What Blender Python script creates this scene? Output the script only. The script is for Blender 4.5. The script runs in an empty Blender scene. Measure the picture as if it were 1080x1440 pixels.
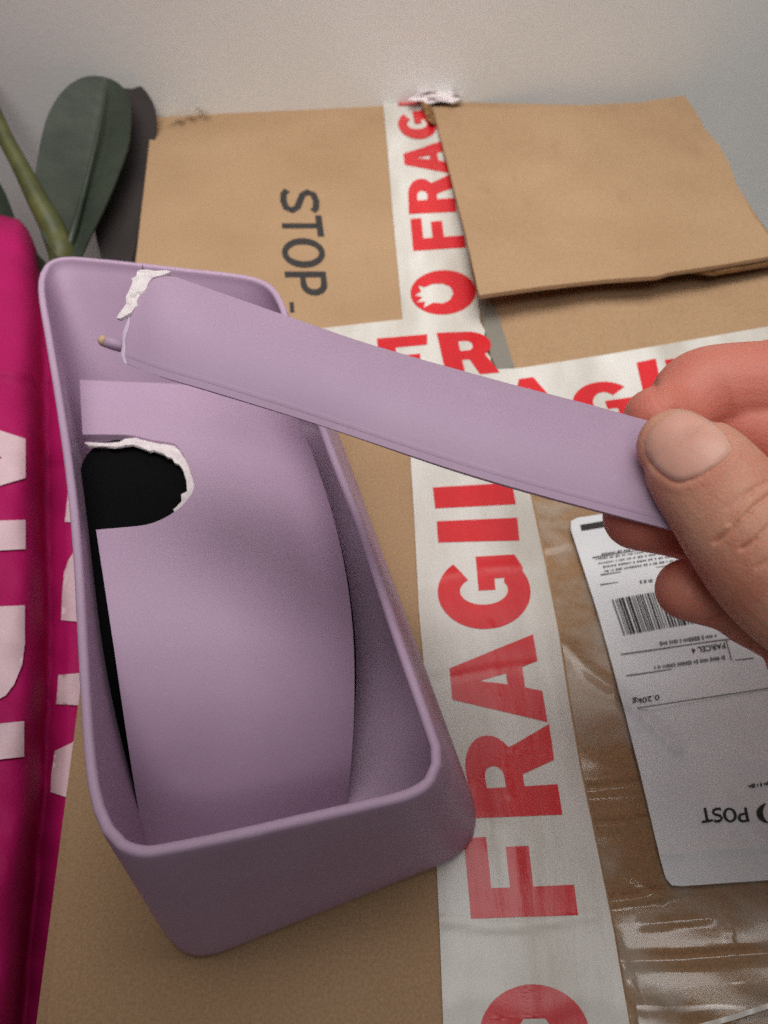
import bpy, bmesh, math, random
import numpy as np
from mathutils import Vector, Matrix
from mathutils.geometry import delaunay_2d_cdt
from mathutils import noise as mnoise
from mathutils.bvhtree import BVHTree
random.seed(7); R = math.radians
SC = bpy.context.scene
COL = SC.collection

# ------------------------------------------------------------------ camera
F = 1082.0; PITCH = R(51.0); CAMH = 0.246
cd = bpy.data.cameras.new('camera'); cam = bpy.data.objects.new('camera', cd); COL.objects.link(cam)
cam.location = (0, 0, CAMH); cam.rotation_euler = (math.pi/2 - PITCH, 0, 0)
cd.sensor_fit = 'VERTICAL'; cd.sensor_height = 36; cd.sensor_width = 27; cd.lens = 36*F/1440
cd.clip_start = 0.005; cd.clip_end = 50
cd.dof.use_dof = True; cd.dof.focus_distance = 0.20; cd.dof.aperture_fstop = 19
SC.camera = cam
SC.cycles.use_denoising = False
CX = Vector((1, 0, 0)); CD = Vector((0, -math.sin(PITCH), -math.cos(PITCH))); CF = Vector((0, math.cos(PITCH), -math.sin(PITCH)))
CO = Vector((0, 0, CAMH))

# ------------------------------------------------------------------ light
w = bpy.data.worlds.new('World'); SC.world = w; w.use_nodes = True
bg = w.node_tree.nodes['Background']; bg.inputs[0].default_value = (0.95, 0.96, 1.0, 1); bg.inputs[1].default_value = 0.072
def area(name, loc, tgt, sx, sy, power, col, spread=180):
    l = bpy.data.lights.new(name, 'AREA'); l.shape = 'RECTANGLE'; l.size = sx; l.size_y = sy
    l.energy = power; l.spread = R(spread); l.color = col
    o = bpy.data.objects.new(name, l); COL.objects.link(o); o.location = loc
    o.rotation_euler = (Vector(tgt) - Vector(loc)).to_track_quat('-Z', 'Y').to_euler()
    return o
area('window_light', (0.0, 0.34, 0.64), (0.0, 0.40, 0), 0.9, 0.46, 1.75, (1.0, 0.99, 0.97), 78)
area('front_fill', (-0.03, -0.30, 0.85), (0.03, 0.34, 0.08), 0.36, 0.30, 0.21, (1.0, 0.99, 0.98), 46)  # added soft frontal beam to brighten the strip and hand
area('side_window_light', (0.75, 0.30, 0.45), (0.15, 0.30, 0), 0.4, 0.4, 0.25, (0.72, 0.85, 1.0))
SC.view_settings.view_transform = 'Standard'; SC.view_settings.look = 'None'
SC.view_settings.exposure = 0.0; SC.view_settings.gamma = 1

# ------------------------------------------------------------------ helpers
def ray(px, py): return CX*((px-540)/F) + CD*((py-720)/F) + CF
def P(px, py, z):                      # photograph direction meets the level z
    d = ray(px, py); return CO + d*((z-CAMH)/d.z)
def PZ(px, py, Z): return CO + ray(px, py)*Z   # point at optical depth Z
def proj(p):
    v = p - CO; Z = v.dot(CF); return (540+F*v.dot(CX)/Z, 720+F*v.dot(CD)/Z)

def tag(o, label=None, cat=None, group=None, kind=None):
    if label: o['label'] = label
    if cat: o['category'] = cat
    if group: o['group'] = group
    if kind: o['kind'] = kind
    return o
def link_mesh(name, me, mat=None, parent=None, smooth=False):
    o = bpy.data.objects.new(name, me); COL.objects.link(o)
    if mat: me.materials.append(mat)
    if parent: o.parent = parent
    if smooth:
        me.polygons.foreach_set('use_smooth', [True]*len(me.polygons))
    return o
def mesh(name, V, Fc, mat=None, parent=None, smooth=False):
    me = bpy.data.meshes.new(name); me.from_pydata([tuple(v) for v in V], [], Fc); me.update()
    return link_mesh(name, me, mat, parent, smooth)
def empty(name, loc=(0, 0, 0)):
    o = bpy.data.objects.new(name, None); COL.objects.link(o); o.location = loc; o.empty_display_size = 0.02
    return o
def thicken(me, t):
    """give a sheet real thickness t on the side away from its normals"""
    n = len(me.vertices)
    bm = bmesh.new(); bm.from_mesh(me); bmesh.ops.recalc_face_normals(bm, faces=bm.faces)
    if sum((f.normal.dot(CO - f.calc_center_median())*f.calc_area() for f in bm.faces)) < 0: bmesh.ops.reverse_faces(bm, faces=bm.faces)
    bm.normal_update(); bm.verts.index_update()
    V = [v.co.copy() for v in bm.verts]
    nv = []
    for v in bm.verts:
        q = Vector()
        for f in v.link_faces: q += f.normal*f.calc_area()
        nv.append(q.normalized() if q.length else Vector((0, 0, 1)))
    Fc = [tuple(v.index for v in f.verts) for f in bm.faces]
    rim_ = [(l.vert.index, l.link_loop_next.vert.index) for e in bm.edges if len(e.link_faces) == 1 for l in e.link_loops]
    bm.free()
    V2 = V+[v-q*t for v, q in zip(V, nv)]
    F2 = Fc+[tuple(i+n for i in f[::-1]) for f in Fc]+[(b, a, a+n, b+n) for a, b in rim_]
    me.clear_geometry(); me.from_pydata([tuple(v) for v in V2], [], F2); me.update()
def inside(poly, x, y):
    c = False; n = len(poly)
    for i in range(n):
        x1, y1 = poly[i]; x2, y2 = poly[i-1]
        if (y1 > y) != (y2 > y) and x < (x2-x1)*(y-y1)/(y2-y1)+x1: c = not c
    return c
def densify(poly, d):
    out = []
    for i in range(len(poly)):
        a = poly[i]; b = poly[(i+1) % len(poly)]
        n = max(1, int(math.hypot(b[0]-a[0], b[1]-a[1])/d))
        for k in range(n): out.append((a[0]+(b[0]-a[0])*k/n, a[1]+(b[1]-a[1])*k/n))
    return out
def cr(pts, n=8, closed=False):
    """Catmull-Rom through points of any dimension"""
    pts = [np.array(p, float) for p in pts]; N = len(pts); out = []
    rng = range(N) if closed else range(N-1)
    for i in rng:
        p1, p2 = pts[i], pts[(i+1) % N]
        p0 = pts[i-1] if (closed or i > 0) else 2*p1-p2
        p3 = pts[(i+2) % N] if (closed or i+2 < N) else 2*p2-p1
        for k in range(n):
            t = k/n
            out.append(0.5*((2*p1)+(-p0+p2)*t+(2*p0-5*p1+4*p2-p3)*t*t+(-p0+3*p1-3*p2+p3)*t**3))
    if not closed: out.append(pts[-1])
    return out
def sheet(name, poly, fn, step, mat, parent=None, smooth=True, thick=0, edge=None):
    """fill the outline poly with small triangles; fn(px,py) gives the 3D point"""
    pl = densify(poly, edge or step); n = len(pl)
    xs = [p[0] for p in pl]; ys = [p[1] for p in pl]
    pts = [Vector(p) for p in pl]
    y = min(ys)+step*.7
    row = 0
    while y < max(ys):
        x = min(xs)+step*(.5 if row % 2 else 1.0)
        while x < max(xs):
            if inside(pl, x, y) and min((x-a)**2+(y-b)**2 for a, b in pl) > (step*.45)**2: pts.append(Vector((x, y)))
            x += step
        y += step*.87; row += 1
    v, e, f, *_ = delaunay_2d_cdt(pts, [(i, (i+1) % n) for i in range(n)], [], 0, 1e-6)
    fs = []
    for t in f:
        c = (v[t[0]]+v[t[1]]+v[t[2]])/3
        if inside(pl, c.x, c.y): fs.append(tuple(t))
    me = bpy.data.meshes.new(name); me.from_pydata([tuple(fn(p.x, p.y)) for p in v], [], fs); me.update()
    bm = bmesh.new(); bm.from_mesh(me); bmesh.ops.recalc_face_normals(bm, faces=bm.faces)
    if sum(q.normal.dot(CO-q.calc_center_median()) for q in bm.faces) < 0: bmesh.ops.reverse_faces(bm, faces=bm.faces)
    bm.to_mesh(me); bm.free()
    if thick: thicken(me, thick)
    o = link_mesh(name, me, mat, parent, smooth)
    if thick and smooth: autosmooth(o)
    return o
def autosmooth(o, ang=35):
    me = o.data; bm = bmesh.new(); bm.from_mesh(me)
    for e in bm.edges:
        if len(e.link_faces) == 2 and e.calc_face_angle(0) > R(ang): e.smooth = False
    bm.to_mesh(me); bm.free()
def fillcurve(loops):
    cu = bpy.data.curves.new('t', 'CURVE'); cu.dimensions = '2D'; cu.fill_mode = 'BOTH'
    for lp in loops:
        s = cu.splines.new('POLY'); s.points.add(len(lp)-1)
        for p, q in zip(s.points, lp): p.co = (q[0], q[1], 0, 1)
        s.use_cyclic_u = True
    return curve_mesh(cu)
def curve_mesh(cu):
    o = bpy.data.objects.new('t', cu); COL.objects.link(o)
    dg = bpy.context.evaluated_depsgraph_get(); dg.update()
    me = bpy.data.meshes.new_from_object(o.evaluated_get(dg), depsgraph=dg)
    V = [v.co.copy() for v in me.vertices]; Fc = [tuple(p.vertices) for p in me.polygons]
    bpy.data.objects.remove(o); bpy.data.curves.remove(cu); bpy.data.meshes.remove(me)
    return V, Fc
def textmesh(s):
    cu = bpy.data.curves.new('t', 'FONT'); cu.body = s; cu.fill_mode = 'BOTH'; cu.resolution_u = 3; cu.offset = 0.012
    return curve_mesh(cu)

# ------------------------------------------------------------------ materials
def srgb(r, g, b):
    f = lambda c: (c/255)/12.92 if c/255 <= .04045 else ((c/255+.055)/1.055)**2.4
    return (f(r), f(g), f(b), 1)
def mat(name, col, rough=.6, col2=None, nscale=40, ndetail=6, bump=0, bscale=400, spec=.4, stretch=None, sss=0, coat=0, fine=0, fscale=1800, sheen=0, bdist=.001):
    m = bpy.data.materials.new(name); m.use_nodes = True; nt = m.node_tree; N = nt.nodes; L = nt.links
    b = N['Principled BSDF']; b.inputs['Roughness'].default_value = rough; b.inputs['Specular IOR Level'].default_value = spec
    b.inputs['Base Color'].default_value = col
    tc = N.new('ShaderNodeTexCoord'); src = tc.outputs['Object']
    if stretch:
        mp = N.new('ShaderNodeMapping'); mp.inputs['Scale'].default_value = stretch; L.new(src, mp.inputs[0]); src = mp.outputs[0]
    out = None
    if col2:
        n = N.new('ShaderNodeTexNoise'); n.inputs['Scale'].default_value = nscale; n.inputs['Detail'].default_value = ndetail; L.new(src, n.inputs[0])
        r = N.new('ShaderNodeValToRGB'); r.color_ramp.elements[0].position = .32; r.color_ramp.elements[1].position = .68
        r.color_ramp.elements[0].color = col; r.color_ramp.elements[1].color = col2
        L.new(n.outputs[0], r.inputs[0]); out = r.outputs[0]
    if fine:
        n2 = N.new('ShaderNodeTexNoise'); n2.inputs['Scale'].default_value = fscale; n2.inputs['Detail'].default_value = 2; L.new(tc.outputs['Object'], n2.inputs[0])
        mr = N.new('ShaderNodeMapRange'); mr.inputs[1].default_value = .3; mr.inputs[2].default_value = .7; mr.inputs[3].default_value = 1-fine; mr.inputs[4].default_value = 1+fine
        L.new(n2.outputs[0], mr.inputs[0])
        mx = N.new('ShaderNodeMix'); mx.data_type = 'RGBA'; mx.blend_type = 'MULTIPLY'; mx.inputs[0].default_value = 1
        if out: L.new(out, mx.inputs[6])
        else: mx.inputs[6].default_value = col
        L.new(mr.outputs[0], mx.inputs[7]); out = mx.outputs[2]
    if out: L.new(out, b.inputs['Base Color'])
    if bump:
        n = N.new('ShaderNodeTexNoise'); n.inputs['Scale'].default_value = bscale; n.inputs['Detail'].default_value = 5; L.new(src, n.inputs[0])
        bp = N.new('ShaderNodeBump'); bp.inputs['Strength'].default_value = bump; bp.inputs['Distance'].default_value = bdist
        L.new(n.outputs[0], bp.inputs['Height']); L.new(bp.outputs[0], b.inputs['Normal'])
    if sss:
        b.inputs['Subsurface Weight'].default_value = sss; b.inputs['Subsurface Radius'].default_value = (1, .35, .2); b.inputs['Subsurface Scale'].default_value = .004
    if coat:
        b.inputs['Coat Weight'].default_value = coat; b.inputs['Coat Roughness'].default_value = .25
    if sheen: b.inputs['Sheen Weight'].default_value = sheen
    return m
M = {}
def kraft():
    m = mat('kraft_cardboard', srgb(170, 138, 106), .8, srgb(160, 128, 96), 14, ndetail=9, fine=.13, fscale=1100, spec=.2)
    nt = m.node_tree; N = nt.nodes; L = nt.links; b = N['Principled BSDF']
    tc = N.new('ShaderNodeTexCoord')
    wv = N.new('ShaderNodeTexWave'); wv.bands_direction = 'Y'; wv.inputs['Scale'].default_value = 45; wv.inputs['Distortion'].default_value = 1.2; wv.inputs['Detail Scale'].default_value = 3; L.new(tc.outputs['Object'], wv.inputs[0])
    n = N.new('ShaderNodeTexNoise'); n.inputs['Scale'].default_value = 26; n.inputs['Detail'].default_value = 8; L.new(tc.outputs['Object'], n.inputs[0])
    mu = N.new('ShaderNodeMath'); mu.operation = 'MULTIPLY_ADD'; mu.inputs[1].default_value = .10; L.new(wv.outputs['Fac'], mu.inputs[0]); L.new(n.outputs[0], mu.inputs[2])
    bp = N.new('ShaderNodeBump'); bp.inputs['Strength'].default_value = .35; bp.inputs['Distance'].default_value = .002; L.new(mu.outputs[0], bp.inputs['Height']); L.new(bp.outputs[0], b.inputs['Normal'])
    # dark scuffs and specks
    old = b.inputs['Base Color'].links[0].from_socket
    v = N.new('ShaderNodeTexNoise'); v.inputs['Scale'].default_value = 70; v.inputs['Detail'].default_value = 10; v.inputs['Roughness'].default_value = .75; mp = N.new('ShaderNodeMapping'); mp.inputs['Scale'].default_value = (1, .35, 1); L.new(tc.outputs['Object'], mp.inputs[0]); L.new(mp.outputs[0], v.inputs[0])
    mr = N.new('ShaderNodeMapRange'); mr.inputs[1].default_value = .58; mr.inputs[2].default_value = .74; mr.inputs[3].default_value = 0; mr.inputs[4].default_value = .4; L.new(v.outputs[0], mr.inputs[0])
    mx = N.new('ShaderNodeMix'); mx.data_type = 'RGBA'; L.new(mr.outputs[0], mx.inputs[0]); L.new(old, mx.inputs[6]); mx.inputs[7].default_value = srgb(128, 100, 74); L.new(mx.outputs[2], b.inputs['Base Color'])
    return m
M['kraft'] = kraft()
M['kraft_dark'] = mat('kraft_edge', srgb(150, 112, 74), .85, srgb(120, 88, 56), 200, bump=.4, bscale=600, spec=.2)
M['lilac'] = mat('lilac_plastic', srgb(185, 156, 180), .5, srgb(178, 149, 173), 30, bump=.05, bscale=1500, fine=.05, fscale=2500, spec=.3)
M['pale'] = mat('pale_broken_lilac', srgb(214, 194, 212), .6, srgb(200, 178, 200), 200)
def wear(m, lightc, darkc):
    nt = m.node_tree; N = nt.nodes; L = nt.links; b = N['Principled BSDF']; tc = N.new('ShaderNodeTexCoord')
    for sc_, lo, hi, amt, c in ((220, .62, .75, .35, lightc), (38, .60, .80, .22, darkc), (900, .66, .78, .3, darkc)):
        old = b.inputs['Base Color'].links[0].from_socket
        n = N.new('ShaderNodeTexNoise'); n.inputs['Scale'].default_value = sc_; n.inputs['Detail'].default_value = 6; n.inputs['Roughness'].default_value = .65; L.new(tc.outputs['Object'], n.inputs[0])
        r = N.new('ShaderNodeMapRange'); r.inputs[1].default_value = lo; r.inputs[2].default_value = hi; r.inputs[4].default_value = amt; L.new(n.outputs[0], r.inputs[0])
        x = N.new('ShaderNodeMix'); x.data_type = 'RGBA'; L.new(r.outputs[0], x.inputs[0]); L.new(old, x.inputs[6]); x.inputs[7].default_value = c; L.new(x.outputs[2], b.inputs['Base Color'])
wear(M['lilac'], srgb(200, 174, 200), srgb(154, 122, 150))
M['torn'] = mat('torn_white_plastic', srgb(236, 226, 224), .6, srgb(220, 205, 208), 300, bump=.6, bscale=700)
M['tape'] = mat('white_tape', srgb(220, 215, 208), .32, srgb(180, 172, 160), 34, ndetail=7, bump=.6, bscale=80, stretch=(1, .25, 1), fine=.03, spec=.5, bdist=.0012)
M['red'] = mat('red_ink', srgb(212, 40, 46), .32, srgb(184, 22, 32), 34, ndetail=7, bump=.5, bscale=80, stretch=(1, .25, 1), fine=.03, spec=.5, bdist=.0012)
M['ink'] = mat('black_ink', srgb(40, 37, 38), .7, srgb(52, 48, 46), 300)
M['inkgrey'] = mat('grey_print', srgb(110, 108, 110), .6)
M['paper'] = mat('label_paper', srgb(226, 226, 226), .5, srgb(216, 216, 218), 40, bump=.3, bscale=45, fine=.03, bdist=.002)
M['wall'] = mat('wall_paint', srgb(238, 236, 232), .8, srgb(233, 231, 226), 12, bump=.1, bscale=300)
M['ledge'] = mat('ledge_paint', srgb(156, 157, 156), .7, srgb(148, 149, 148), 10)
M['floor'] = mat('dark_floor', srgb(52, 44, 40), .9, srgb(40, 34, 32), 40)
M['magenta'] = mat('magenta_fabric', srgb(176, 10, 92), .7, srgb(160, 8, 82), 30, bump=.3, bscale=900, fine=.10, fscale=1600, spec=.25)
M['bagprint'] = mat('white_bag_print', srgb(222, 190, 196), .65, srgb(208, 178, 184), 60, fine=.06, fscale=1600)
M['leaf'] = mat('leaf_green', srgb(38, 46, 36), .4, srgb(54, 62, 48), 40, bump=.2, bscale=120)
M['leafshadow'] = mat('leaf_shadow', srgb(54, 46, 44), .9, srgb(44, 38, 37), 30)  # dark brown that stands for a leaf's shadow
M['stem'] = mat('stem_green', srgb(92, 92, 48), .5, srgb(66, 70, 38), 60)
M['skin'] = mat('skin', srgb(226, 170, 142), .5, srgb(212, 138, 114), 70, ndetail=5, bump=.34, bscale=1500, sss=.3, spec=.4, bdist=.0006, fine=.04, fscale=1500)
M['nail'] = mat('nail', srgb(232, 178, 158), .42, srgb(226, 166, 148), 120, sss=.2, spec=.4)
M['pin'] = mat('pin_tip', srgb(206, 170, 140), .6)
def clear_tape():
    m = bpy.data.materials.new('clear_tape'); m.use_nodes = True; nt = m.node_tree; N = nt.nodes; L = nt.links
    b = N['Principled BSDF']; b.inputs['Base Color'].default_value = srgb(214, 204, 190); b.inputs['Roughness'].default_value = .3; b.inputs['Specular IOR Level'].default_value = .7
    tc = N.new('ShaderNodeTexCoord'); mp = N.new('ShaderNodeMapping'); mp.inputs['Scale'].default_value = (.8, 1.1, 1); L.new(tc.outputs['Object'], mp.inputs[0])
    n = N.new('ShaderNodeTexNoise'); n.inputs['Scale'].default_value = 40; n.inputs['Detail'].default_value = 3; n.inputs['Distortion'].default_value = .3; L.new(mp.outputs[0], n.inputs[0])
    bp = N.new('ShaderNodeBump'); bp.inputs['Strength'].default_value = .07; bp.inputs['Distance'].default_value = .003; L.new(n.outputs[0], bp.inputs['Height']); L.new(bp.outputs[0], b.inputs['Normal'])
    r = N.new('ShaderNodeMapRange'); r.inputs[1].default_value = .48; r.inputs[2].default_value = .68; r.inputs[3].default_value = .02; r.inputs[4].default_value = .42; L.new(n.outputs[0], r.inputs[0])  # milky reflections painted in as pale patches of the film colour
    t = N.new('ShaderNodeBsdfTransparent'); t.inputs[0].default_value = (.95, .93, .90, 1)
    g = N.new('ShaderNodeBsdfGlossy'); g.inputs['Roughness'].default_value = .12; g.inputs[0].default_value = (1, 1, 1, 1); L.new(bp.outputs[0], g.inputs['Normal'])
    fr = N.new('ShaderNodeFresnel'); fr.inputs[0].default_value = 1.6; L.new(bp.outputs[0], fr.inputs['Normal'])
    m1 = N.new('ShaderNodeMixShader'); L.new(fr.outputs[0], m1.inputs[0]); L.new(t.outputs[0], m1.inputs[1]); L.new(g.outputs[0], m1.inputs[2])
    mx = N.new('ShaderNodeMixShader'); L.new(r.outputs[0], mx.inputs[0]); L.new(m1.outputs[0], mx.inputs[1]); L.new(b.outputs[0], mx.inputs[2])
    L.new(mx.outputs[0], N['Material Output'].inputs[0])
    return m
M['clear'] = clear_tape()

# ------------------------------------------------------------------ setting
A = P(215, 165, 0); B = P(965, 135, 0)
wd = (B-A).normalized(); wn = Vector((-wd.y, wd.x, 0))
o0 = A + wn*.010
def wallpt(s, z): return o0 + wd*s + Vector((0, 0, z+.0))
mesh('wall', [wallpt(-1.5, -.3), wallpt(1.6, -.3), wallpt(1.6, 1.2), wallpt(-1.5, 1.2)], [(0, 1, 2, 3)], M['wall'])['kind'] = 'structure'
mesh('floor', [(-1.6, -1.0, -.3), (1.6, -1.0, -.3), (1.6, .9, -.3), (-1.6, .9, -.3)], [(0, 1, 2, 3)], M['floor'])['kind'] = 'structure'
lx = .240; ly = wallpt((lx-o0.x)/wd.x, 0).y
def cube(name, x0, x1, y0, y1, z0, z1, m, parent=None, skew=0):
    V = [(x0, y0, z0), (x1, y0, z0), (x1, y1+skew, z0), (x0, y1, z0), (x0, y0, z1), (x1, y0, z1), (x1, y1+skew, z1), (x0, y1, z1)]
    return mesh(name, V, [(3, 2, 1, 0), (4, 5, 6, 7), (0, 1, 5, 4), (1, 2, 6, 5), (2, 3, 7, 6), (3, 0, 4, 7)], m, parent)
cube('windowsill', lx, 1.2, -.4, ly-.001, -.3, -.13, M['ledge'], skew=(1.2-lx)*wd.y/wd.x)['kind'] = 'structure'

# ------------------------------------------------------------------ cardboard box
box = empty('cardboard_box', (0.03, .3, -.25))
tag(box, 'brown cardboard box wrapped in red and white FRAGILE tape against the white wall', 'cardboard box')
def par(o): o.parent = box; o.matrix_parent_inverse = Matrix.Translation(-box.location); return o
def child(o, root):
    o.parent = root; o.matrix_parent_inverse = Matrix.Translation(-root.location); return o
LFx = lambda py: 65+(1440-py)*(150/1275)      # left edge in the photograph at table level
fl = P(LFx(1560), 1560, 0)
Bx = .224
body = [(fl.x, -.03), (Bx, -.03), (Bx, B.y), (A.x, A.y)]
V = [(x, y, -.25) for x, y in body]+[(x, y, -.0045) for x, y in body]
b_ = par(mesh('carton_body', V, [(3, 2, 1, 0), (4, 5, 6, 7), (0, 1, 5, 4), (1, 2, 6, 5), (2, 3, 7, 6), (3, 0, 4, 7)], M['kraft']))
def z0(px, py): return P(px, py, 0)
def zs(h): return lambda px, py: P(px, py, h)
def zflapL(px, py):
    e = max(0, 1-(py-(165-(px-215)*.075))/38)
    return P(px, py, -.004*e*e)
flapL = par(sheet('flap', [(214, 166), (290, 158), (400, 148), (540, 142), (603, 139), (640, 330), (690, 520), (745, 700), (810, 1000), (885, 1440), (910, 1600), (LFx(1600), 1600), (LFx(1440), 1440), (LFx(1000), 1000), (LFx(500), 500)], zflapL, 45, M['kraft'], thick=.004))
def zflapR(px, py): return zflapL(px, py)-Vector((0, 0, .0005))
flapF = par(sheet('flap', [(612, 142), (968, 150), (1085, 335), (1250, 600), (1500, 1000), (1700, 1600), (890, 1600), (870, 1440), (796, 1000), (733, 700), (680, 520), (640, 330)], zflapR, 60, M['kraft'], thick=.004))
def zraise(px, py):
    t = max(0, min(1, (py-140)/275)); q = Vector((px*.012, py*.012, 0)); return P(px, py, .0032+.0135*t**1.5+.0012*math.sin(px*.021)*t+.0011*mnoise.noise(q)+.0005*mnoise.noise(q*3)-.0007*math.exp(-((py-205-.05*(px-700))/7)**2))
flU = par(sheet('flap', [(608, 150), (700, 152), (800, 149), (900, 144), (962, 134), (978, 156), (992, 182), (1012, 205), (1025, 228), (1037, 262), (1056, 296), (1085, 336), (1110, 380), (1120, 352), (1080, 362), (1010, 374), (940, 384), (925, 387), (850, 393), (760, 403), (674, 415), (655, 330), (628, 225)][:12]+[(1120, 353), (1080, 361), (1010, 373), (940, 383), (925, 388), (850, 393), (760, 403), (674, 415), (655, 330), (628, 225)], zraise, 14, M['kraft'], thick=.0022, edge=9))
tag(flU, 'loose raised flap with a shadow under its front edge')
def zraise2(px, py): return zraise(px, py) - Vector((0, 0, .0036))
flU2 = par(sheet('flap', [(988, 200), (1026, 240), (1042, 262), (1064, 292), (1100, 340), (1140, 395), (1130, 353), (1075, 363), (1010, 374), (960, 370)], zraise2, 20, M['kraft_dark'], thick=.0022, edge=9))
tag(flU2, 'darker cardboard layer showing under the raised flap')

# ---- glyphs -------------------------------------------------------
def arc(cx, cy, rx, ry, a0, a1, n=12): return [(cx+rx*math.cos(R(a0+(a1-a0)*i/n)), cy+ry*math.sin(R(a0+(a1-a0)*i/n))) for i in range(n+1)]
S = .36; H = .215
G = {
 'F': [[(0, 0), (S, 0), (S, .38), (.86, .38), (.86, .6), (S, .6), (S, .78), (1, .78), (1, 1), (0, 1)]],
 'E': [[(0, 0), (1, 0), (1, .22), (S, .22), (S, .4), (.9, .4), (.9, .61), (S, .61), (S, .78), (1, .78), (1, 1), (0, 1)]],
 'L': [[(0, 0), (1, 0), (1, .23), (.4, .23), (.4, 1), (0, 1)]],
 'I': [[(0, 0), (1, 0), (1, 1), (0, 1)]],
 'T': [[(.32, 0), (.68, 0), (.68, .78), (1, .78), (1, 1), (0, 1), (0, .78), (.32, .78)]],
 'R': [[(0, 0), (S, 0), (S, .36), (.5, .36), (.64, 0), (1.04, 0), (.84, .42)] + arc(.55, .7, .43, .3, -50, 90, 12) + [(0, 1)],
       [(S, .57), (.5, .57)] + arc(.5, .68, .12, .11, -90, 90, 8) + [(S, .79)]],
 'A': [[(-.06, 0), (.32, 0), (.38, .18), (.64, .18), (.70, 0), (1.06, 0), (.70, 1), (.30, 1)], [(.435, .37), (.575, .37), (.505, .68)]],
 'G': [arc(.5, .5, .52, .52, 38, 300, 30) + [(.8, .04), (1.0, .12), (1.0, .56), (.52, .56), (.52, .37), (.68, .37), (.68, .26)] + arc(.52, .5, .2, .27, -60, -322, 20)],
}
def quadmap(q):
    """q: photo corners of (0,0),(1,0),(1,1),(0,1)"""
    s = np.array([(0, 0), (1, 0), (1, 1), (0, 1)], float); A_ = []; b_ = []
    for (x, y), (X, Y) in zip(s, q):
        A_ += [[x, y, 1, 0, 0, 0, -X*x, -X*y], [0, 0, 0, x, y, 1, -Y*x, -Y*y]]; b_ += [X, Y]
    h = np.linalg.solve(np.array(A_), np.array(b_))
    def f(u, v):
        d = h[6]*u+h[7]*v+1; return ((h[0]*u+h[1]*v+h[2])/d, (h[3]*u+h[4]*v+h[5])/d)
    return f
GC = {}
def glyph(ch):
    if ch not in GC:
        V, Fc = fillcurve(G[ch]); bm = bmesh.new(); vs = [bm.verts.new(v) for v in V]
        for f in Fc:
            try: bm.faces.new([vs[i] for i in f])
            except ValueError: pass
        for _ in range(4):
            es = [e for e in bm.edges if e.calc_length() > .075]
            if not es: break
            bmesh.ops.subdivide_edges(bm, edges=es, cuts=1); bmesh.ops.triangulate(bm, faces=bm.faces[:])
        bm.verts.index_update(); GC[ch] = ([v.co.copy() for v in bm.verts], [tuple(v.index for v in f.verts) for f in bm.faces]); bm.free()
    return GC[ch]
def letter(ch, q, fn, m, parent):
    a_ = Acc(); a_.glyph(ch, q, fn); o_ = a_.build('printed_letter' if ch not in 'od' else 'printed_emblem', m, parent)
    o_.data.polygons.foreach_set('use_smooth', [True]*len(o_.data.polygons)); return o_
class Acc:
    def __init__(s): s.V = []; s.F = []
    def add(s, V, Fc): n = len(s.V); s.V += list(V); s.F += [tuple(i+n for i in f) for f in Fc]
    def glyph(s, ch, q, fn):
        V, Fc = glyph(ch); m = quadmap(q); s.add([fn(*m(v.x, v.y)) for v in V], Fc)
    def quad(s, q, fn): s.add([fn(*p) for p in q], [(0, 1, 2, 3)])
    def text(s, st, q, fn):
        V, Fc = textmesh(st); xs = [v.x for v in V]; ys = [v.y for v in V]; m = quadmap(q)
        s.add([fn(*m((v.x-min(xs))/(max(xs)-min(xs)), (v.y-min(ys))/(max(ys)-min(ys)))) for v in V], Fc)
    def line(s, a, b, wd_, fn):
        d = Vector((b[0]-a[0], b[1]-a[1])).normalized(); n = Vector((-d.y, d.x))*wd_/2
        s.quad([(a[0]+n.x, a[1]+n.y), (b[0]+n.x, b[1]+n.y), (b[0]-n.x, b[1]-n.y), (a[0]-n.x, a[1]-n.y)], fn)
    def build(s, name, m, parent=None): 
        o = mesh(name, s.V, s.F, m)
        bm = bmesh.new(); bm.from_mesh(o.data)
        for f in bm.faces:
            if f.normal.z < 0: f.normal_flip()
        bm.to_mesh(o.data); bm.free()
        if parent: child_of(o, parent)
        return o
def child_of(o, p):
    o.parent = p
    o.matrix_parent_inverse = p.matrix_world.inverted()
    return o
bpy.context.view_layer.update()

# ---- STOP (single-stroke letters) --------------------------------
def stroke(pts, wd_):
    L_, R_ = [], []
    for i, p in enumerate(pts):
        a = Vector(pts[max(0, i-1)]); b = Vector(pts[min(len(pts)-1, i+1)]); d = (b-a).normalized(); n = Vector((-d.y*wd_[0]/2, d.x*wd_[1]/2))
        L_.append((p[0]+n.x, p[1]+n.y)); R_.append((p[0]-n.x, p[1]-n.y))
    return L_+R_[::-1]
sw = (.26, .17)
def strk(ch):
    if ch == 'S': return [stroke([(.93, .80), (.80, .89), (.5, .92), (.22, .86), (.14, .72), (.25, .58), (.5, .5), (.76, .42), (.88, .28), (.78, .13), (.5, .075), (.2, .10), (.05, .2)], sw)]
    if ch == 'T': return [[(0, 1), (0, .84), (.38, .84), (.38, 0), (.62, 0), (.62, .84), (1, .84), (1, 1)]]
    if ch == 'O': return [arc(.5, .5, .5, .5, 0, 350, 34), arc(.5, .5, .28, .36, 0, 350, 30)]
    if ch == 'P': return [[(0, 0), (.25, 0), (.25, .36), (.55, .36)]+arc(.55, .68, .45, .32, -90, 90, 12)+[(0, 1)], [(.25, .5), (.52, .5)]+arc(.52, .68, .22, .17, -90, 90, 10)+[(.25, .86)]]
stop = Acc()
up = lambda h: (lambda px, py: zflapL(px, py)+Vector((0, 0, h)))
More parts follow.
